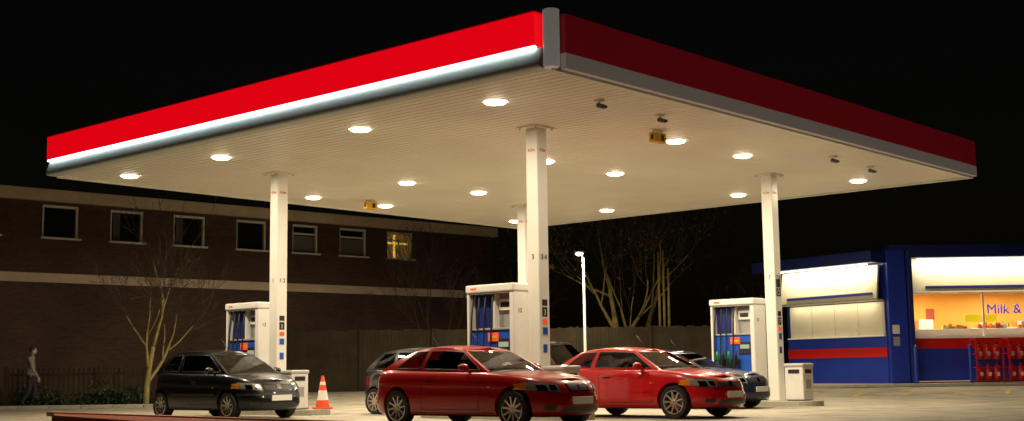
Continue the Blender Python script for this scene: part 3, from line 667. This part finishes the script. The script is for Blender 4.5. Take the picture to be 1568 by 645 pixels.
    def patch(nm_,di,quad,m_,nx=8,ny=5,off=.004):
        vs=[];fs=[]
        for j in range(ny+1):
            for i in range(nx+1):
                u,v=i/nx,j/ny; q=quad
                a_=(q[0][0]*(1-u)+q[1][0]*u)*(1-v)+(q[3][0]*(1-u)+q[2][0]*u)*v; b_=(q[0][1]*(1-u)+q[1][1]*u)*(1-v)+(q[3][1]*(1-u)+q[2][1]*u)*v
                if di=='F': o,d_=Vector((4,a_,b_)),Vector((-1,0,0))
                elif di=='B': o,d_=Vector((-4,a_,b_)),Vector((1,0,0))
                elif di=='R': o,d_=Vector((a_,-3,b_)),Vector((0,1,0))
                elif di=='L': o,d_=Vector((a_,3,b_)),Vector((0,-1,0))
                else: o,d_=Vector((a_,b_,3)),Vector((0,0,-1))
                hit=bvh.ray_cast(o,d_)
                if hit[0] is None: return
                nn=hit[1]; 
                if nn.dot(d_)>0: nn=-nn
                vs.append(hit[0]+nn*off)
        for j in range(ny):
            for i in range(nx):
                k_=j*(nx+1)+i; fs.append((k_,k_+1,k_+nx+2,k_+nx+1))
        return mesh(nm_,vs,fs,m_,P,smooth=True)
    nz=zt(xf-.25)
    hw=Wd/2
    for s in (-1,1):
        y0,y1=s*hw*.50,s*hw*.90
        patch('headlight_%d'%s,'F',[(y0,nz-.19),(y1,nz-.15),(y1,nz-.02),(y0,nz-.06)],M['headlight'])
        patch('headlight_surround_%d'%s,'F',[(y0-s*.02,nz-.21),(y1+s*.015,nz-.17),(y1+s*.015,nz-.008),(y0-s*.02,nz-.045)],M['dark'],off=.002)
        for q in (.60,.76): patch('lamp_bowl_%d_%d'%(s,int(q*100)),'F',[(s*hw*(q-.06),nz-.165),(s*hw*(q+.06),nz-.16),(s*hw*(q+.06),nz-.07),(s*hw*(q-.06),nz-.075)],M['chrome'],4,4,off=.008)
        patch('indicator_%d'%s,'F',[(s*hw*.9,nz-.15),(s*hw*.955,nz-.14),(s*hw*.95,nz-.05),(s*hw*.9,nz-.04)],M['amber'],4,4,off=.006)
        patch('fog_lamp_%d'%s,'F',[(s*hw*.62,.30),(s*hw*.78,.31),(s*hw*.78,.38),(s*hw*.62,.38)],M['dark'],5,4)
        patch('tail_lamp_%d'%s,'B',[(s*hw*.62,.66),(s*hw*.92,.66),(s*hw*.9,.86),(s*hw*.66,.86)],M['tail'])
        patch('tail_lamp_side_%d'%s,'L' if s>0 else 'R',[(xr+.10,.68),(xr+.34,.70),(xr+.30,.84),(xr+.14,.84)],M['tail'])
        if c.get('kidney'): patch('grille_%d'%s,'F',[(s*.03,nz-.17),(s*.22,nz-.17),(s*.24,nz-.07),(s*.04,nz-.06)],M['dark'],off=.006); patch('grille_rim_%d'%s,'F',[(s*.015,nz-.19),(s*.25,nz-.19),(s*.27,nz-.055),(s*.02,nz-.045)],M['chrome'],off=.004)
    if not c.get('kidney'): patch('grille','F',[(-hw*.42,nz-.18),(hw*.42,nz-.18),(hw*.44,nz-.09),(-hw*.44,nz-.09)],M['dark'],off=.005); patch('badge','F',[(-.05,nz-.16),(.05,nz-.16),(.05,nz-.08),(-.05,nz-.08)],M['chrome'],off=.012)
    patch('lower_intake','F',[(-hw*.55,.25),(hw*.55,.25),(hw*.5,.36),(-hw*.5,.36)],M['dark'],10,4)
    if c.get('mould') is not None: patch('bumper_strip','F',[(-hw*.93,.50),(hw*.93,.50),(hw*.93,.545),(-hw*.93,.545)],M['dark'],16,2,.012)
    for s,di in ((-1,'R'),(1,'L')):
        xd1=xbf-.15; xd0=xbf-.15-c.get('door',1.25)
        def vline(x_a,za,x_b,zb2,nm_): patch(nm_,di,[(x_a,za),(x_a+.012,za),(x_b+.012,zb2),(x_b,zb2)],M['black'],1,10,.003)
        def hline(xa,xb,z_a,z_b,nm_,t=.010,m_=None,off=.003): patch(nm_,di,[(xa,z_a),(xb,z_b),(xb,z_b+t),(xa,z_a+t)],m_ or M['black'],16,1,off)
        zt_=zt(0)-.05
        vline(xd1,.30,xd1,zt_,'seam_a_%d'%s); vline(xd0,.30,xd0-.02,zt_,'seam_b_%d'%s); hline(xd0,xd1,.30,.30,'seam_c_%d'%s)
        if c.get('five'): vline(xd0-.75,.55,xd0-.85,zt_,'seam_d_%d'%s)
        hline(-wb/2+r+.12,wb/2-r-.12,.50,.50,'side_moulding_%d'%s,.045,c.get('mould') or paint,.012)
        hline(-wb/2+r+.06,wb/2-r-.06,.20,.20,'sill_%d'%s,.05,M['dark'],.006)
        patch('handle_%d'%s,di,[(xd0+.10,.79),(xd0+.27,.79),(xd0+.27,.82),(xd0+.10,.82)],c.get('handle') or paint,4,1,.03)
        patch('handle_recess_%d'%s,di,[(xd0+.09,.765),(xd0+.28,.765),(xd0+.28,.795),(xd0+.09,.795)],M['black'],4,1,.004)
        patch('repeater_%d'%s,di,[(wb/2-.52,.66),(wb/2-.46,.66),(wb/2-.46,.69),(wb/2-.52,.69)],M['amber'],2,1,.006)
        bmm=bmesh.new(); bmesh.ops.create_uvsphere(bmm,u_segments=16,v_segments=10,radius=1); bmesh.ops.scale(bmm,vec=(.075,.11,.075),verts=bmm.verts)
        mm=bpy.data.meshes.new('mirror'); bmm.to_mesh(mm); bmm.free(); mm.materials.append(paint); mm.polygons.foreach_set('use_smooth',[True]*len(mm.polygons)); mo=bpy.data.objects.new('mirror_%d'%s,mm); mo.location=(xbf-.42,s*(hw+.06),zt(xbf-.42)+.07); link(mo,P)
        box('mirror_arm_%d'%s,(xbf-.42,s*(hw-.05),zt(xbf-.42)+.02),(.06,.14,.04),paint,P,.01)
    patch('bumper_seam','F',[(-hw*.9,nz-.235),(hw*.9,nz-.235),(hw*.9,nz-.225),(-hw*.9,nz-.225)],M['black'],16,1,.003)
    patch('bonnet_edge','T',[(xf-.34,-hw*.6),(xf-.34,hw*.6),(xf-.33,hw*.6),(xf-.33,-hw*.6)],M['black'],12,1,.003)
    for s in (-1,1):
        patch('bonnet_seam_%d'%s,'T',[(xf-.34,s*hw*.62),(xbf+.1,s*hw*.80),(xbf+.1,s*hw*.80+s*.01),(xf-.34,s*hw*.62+s*.01)],M['black'],14,1,.003)
        w0=Vector(pos('F',s*.15+.3,.04))+Vector((.03,0,.02)); w1=Vector(pos('F',s*.15-.35,.2))+Vector((.03,0,.02)); tube('wiper_%d'%s,[w0,w1],.008,M['dark'],P,6)
    patch('scuttle','T',[(xbf+.02,-hw*.78),(xbf+.02,hw*.78),(xbf+.2,hw*.72),(xbf+.2,-hw*.72)],M['dark'],12,3,.004)
    h_=bvh.ray_cast(Vector((4,0,.44)),Vector((-1,0,0)))[0]; fx=h_.x if h_ else xf
    box('number_plate_front',(fx+.012,0,.45),(.015,.52,.115),M['plate'],P,.004)
    h_=bvh.ray_cast(Vector((-4,0,.6)),Vector((1,0,0)))[0]; fx=h_.x if h_ else xr
    box('number_plate_rear',(fx-.012,0,.6),(.015,.52,.115),M['plate'],P,.004)
    for s in (-1,1):
        for k,ax in enumerate((wb/2,-wb/2)): wheel(P,(ax,s*(hw-.115),r),r,s,c.get('spokes',10),wn='wheel_%d_%d'%(s,k))
    tube('aerial',[(xrf-.1,0,Hh-.03),(xrf-.35,0,Hh+.22)],.005,M['dark'],P,5)
    return P
def paintm(name,col,rough=.3,metal=0.,coat=.7): return mat(name,col,rough,metal,coat=coat,var=.04,vscale=2,spec=.25)
red1=paintm('paint_red',(.42,.006,.006)); red2=paintm('paint_red_bright',(.56,.006,.012)); dark=paintm('paint_charcoal',(.005,.005,.008),.35,.0,coat=.55); silver=paintm('paint_dark_silver',(.05,.05,.052),.3,.5); navy=paintm('paint_navy',(.02,.03,.07),.3,.4); maroon=paintm('paint_dark_maroon',(.05,.018,.016),.3,.3)
compact=dict(L=4.26,W=1.75,H=1.41,wb=2.725,fo=.80,ro=.88,r=.318,kidney=True,door=1.35,spokes=10,gh=(.78,.02,-1.15,-1.90),top=[(-2.3,.90),(-2.0,.99),(-1.7,.98),(-.5,.945),(.75,.92),(1.2,.89),(1.7,.82),(2.0,.76),(2.2,.72)],cols=[0,.14,.38,.43,.95,1],gcols=[(.14,.38),(.43,.95)])
hatch=dict(L=3.97,W=1.69,H=1.39,wb=2.50,fo=.84,ro=.74,r=.315,door=1.25,spokes=9,gh=(.92,.18,-1.15,-1.74),top=[(-2.0,.88),(-1.75,.97),(-1.3,.97),(-.4,.94),(.85,.92),(1.3,.88),(1.7,.81),(2.0,.73),(2.15,.70)])
city=dict(L=3.8,W=1.66,H=1.50,wb=2.46,fo=.80,ro=.62,r=.29,door=1.1,spokes=9,five=True,mould=M['dark'],handle=M['dark'],gh=(1.12,.25,-1.2,-1.66),top=[(-1.9,.92),(-1.6,1.0),(-1.2,1.0),(-.4,.97),(1.0,.95),(1.4,.90),(1.75,.81),(1.95,.73),(2.1,.70)])
suv=dict(L=4.4,W=1.8,H=1.74,wb=2.6,fo=.8,ro=.85,r=.35,door=1.1,five=True,gh=(.95,.35,-1.75,-2.05),top=[(-2.3,1.05),(-1.9,1.1),(.9,1.06),(1.5,1.0),(2.0,.92)])
car('red_coupe_car',1.13,2.60,red1,compact)
car('red_hatchback_car',5.5,2.36,red2,hatch)
car('black_hatchback_car',1.56,10.85,dark,city)
car('grey_hatchback_car',5.3,8.0,silver,dict(city,five=True,mould=None))
car('dark_blue_saloon_car',10.45,4.8,navy,dict(compact,kidney=False))
car('dark_estate_car',10.7,9.3,maroon,suv)
# ---------------- person
def person(loc,rot):
    P=empty('person',loc,rot)
    vs=[(0,0,.95),(0,0,1.15),(.02,0,1.36),(.02,0,1.50),(.03,0,1.56),
        (0,.10,.90),(.12,.10,.50),(.02,.10,.09),(.14,.10,.04),
        (0,-.10,.90),(-.02,-.10,.50),(-.22,-.10,.13),(-.12,-.10,.05),
        (.02,.18,1.42),(-.06,.24,1.14),(.02,.25,.90),(.05,.25,.82),
        (.02,-.18,1.42),(.08,-.24,1.14),(.20,-.25,.93),(.25,-.25,.87)]
    ed=[(0,1),(1,2),(2,3),(3,4),(0,5),(5,6),(6,7),(7,8),(0,9),(9,10),(10,11),(11,12),(2,13),(13,14),(14,15),(15,16),(2,17),(17,18),(18,19),(19,20)]
    rd=[.15,.13,.16,.06,.055,.10,.07,.05,.04,.10,.07,.05,.04,.075,.05,.038,.035,.075,.05,.038,.035]
    me=bpy.data.meshes.new('body'); me.from_pydata(vs,ed,[]); o=bpy.data.objects.new('body',me); link(o,P)
    o.modifiers.new('s','SKIN'); sd=me.skin_vertices[0].data if me.skin_vertices else None
    if sd:
        for i,rr in enumerate(rd): sd[i].radius=(rr,rr*(.75 if i<3 else 1))
        sd[0].use_root=True
    o.modifiers.new('ss','SUBSURF').levels=2; o.modifiers['ss'].render_levels=2
    jac=mat('jacket_light',(.22,.21,.19),.85,var=.1); tr=mat('trousers_dark',(.02,.02,.025),.85)
    bpy.context.view_layer.update(); dg=bpy.context.evaluated_depsgraph_get(); nm=bpy.data.meshes.new_from_object(o.evaluated_get(dg)); o.modifiers.clear(); o.data=nm
    nm.materials.clear(); nm.materials.append(jac); nm.materials.append(tr)
    for pl in nm.polygons: pl.material_index=1 if pl.center.z<.92 and abs(pl.center.y)<.19 else 0; pl.use_smooth=True
    skin=mat('skin',(.45,.28,.2),.6); hair=mat('hair',(.04,.025,.015),.8)
    def ell(nm_,c_,s_,m_):
        b_=bmesh.new(); bmesh.ops.create_uvsphere(b_,u_segments=16,v_segments=12,radius=1); bmesh.ops.scale(b_,vec=s_,verts=b_.verts); e_=bpy.data.meshes.new(nm_); b_.to_mesh(e_); b_.free(); e_.materials.append(m_); e_.polygons.foreach_set('use_smooth',[True]*len(e_.polygons)); q=bpy.data.objects.new(nm_,e_); q.location=c_; link(q,P)
    ell('head',(.05,0,1.65),(.095,.075,.115),skin); ell('hair',(.03,0,1.68),(.098,.083,.105),hair); ell('nose',(.145,0,1.635),(.016,.012,.02),skin)
    for s in (-1,1):
        ell('ear_%d'%s,(.045,s*.078,1.645),(.02,.01,.03),skin); ell('eye_%d'%s,(.132,s*.03,1.66),(.01,.012,.008),M['dark'])
        hx,hz=((.05,.82) if s>0 else (.25,.87))
        ell('palm_%d'%s,(hx+.01,s*.25,hz-.04),(.03,.016,.05),skin)
        for f in range(4): tube('finger_%d_%d'%(s,f),[(hx-.012+f*.016,s*.25,hz-.07),(hx-.008+f*.017,s*.247,hz-.115),(hx+.002+f*.017,s*.238,hz-.145-.008*(f in(1,2)))],[.009,.008,.006],skin,P,6)
        tube('thumb_%d'%s,[(hx+.03,s*.245,hz-.03),(hx+.052,s*.235,hz-.065),(hx+.055,s*.228,hz-.09)],[.011,.009,.007],skin,P,6)
person((-14.3,38.0,GH(38.0)+.03),.2)
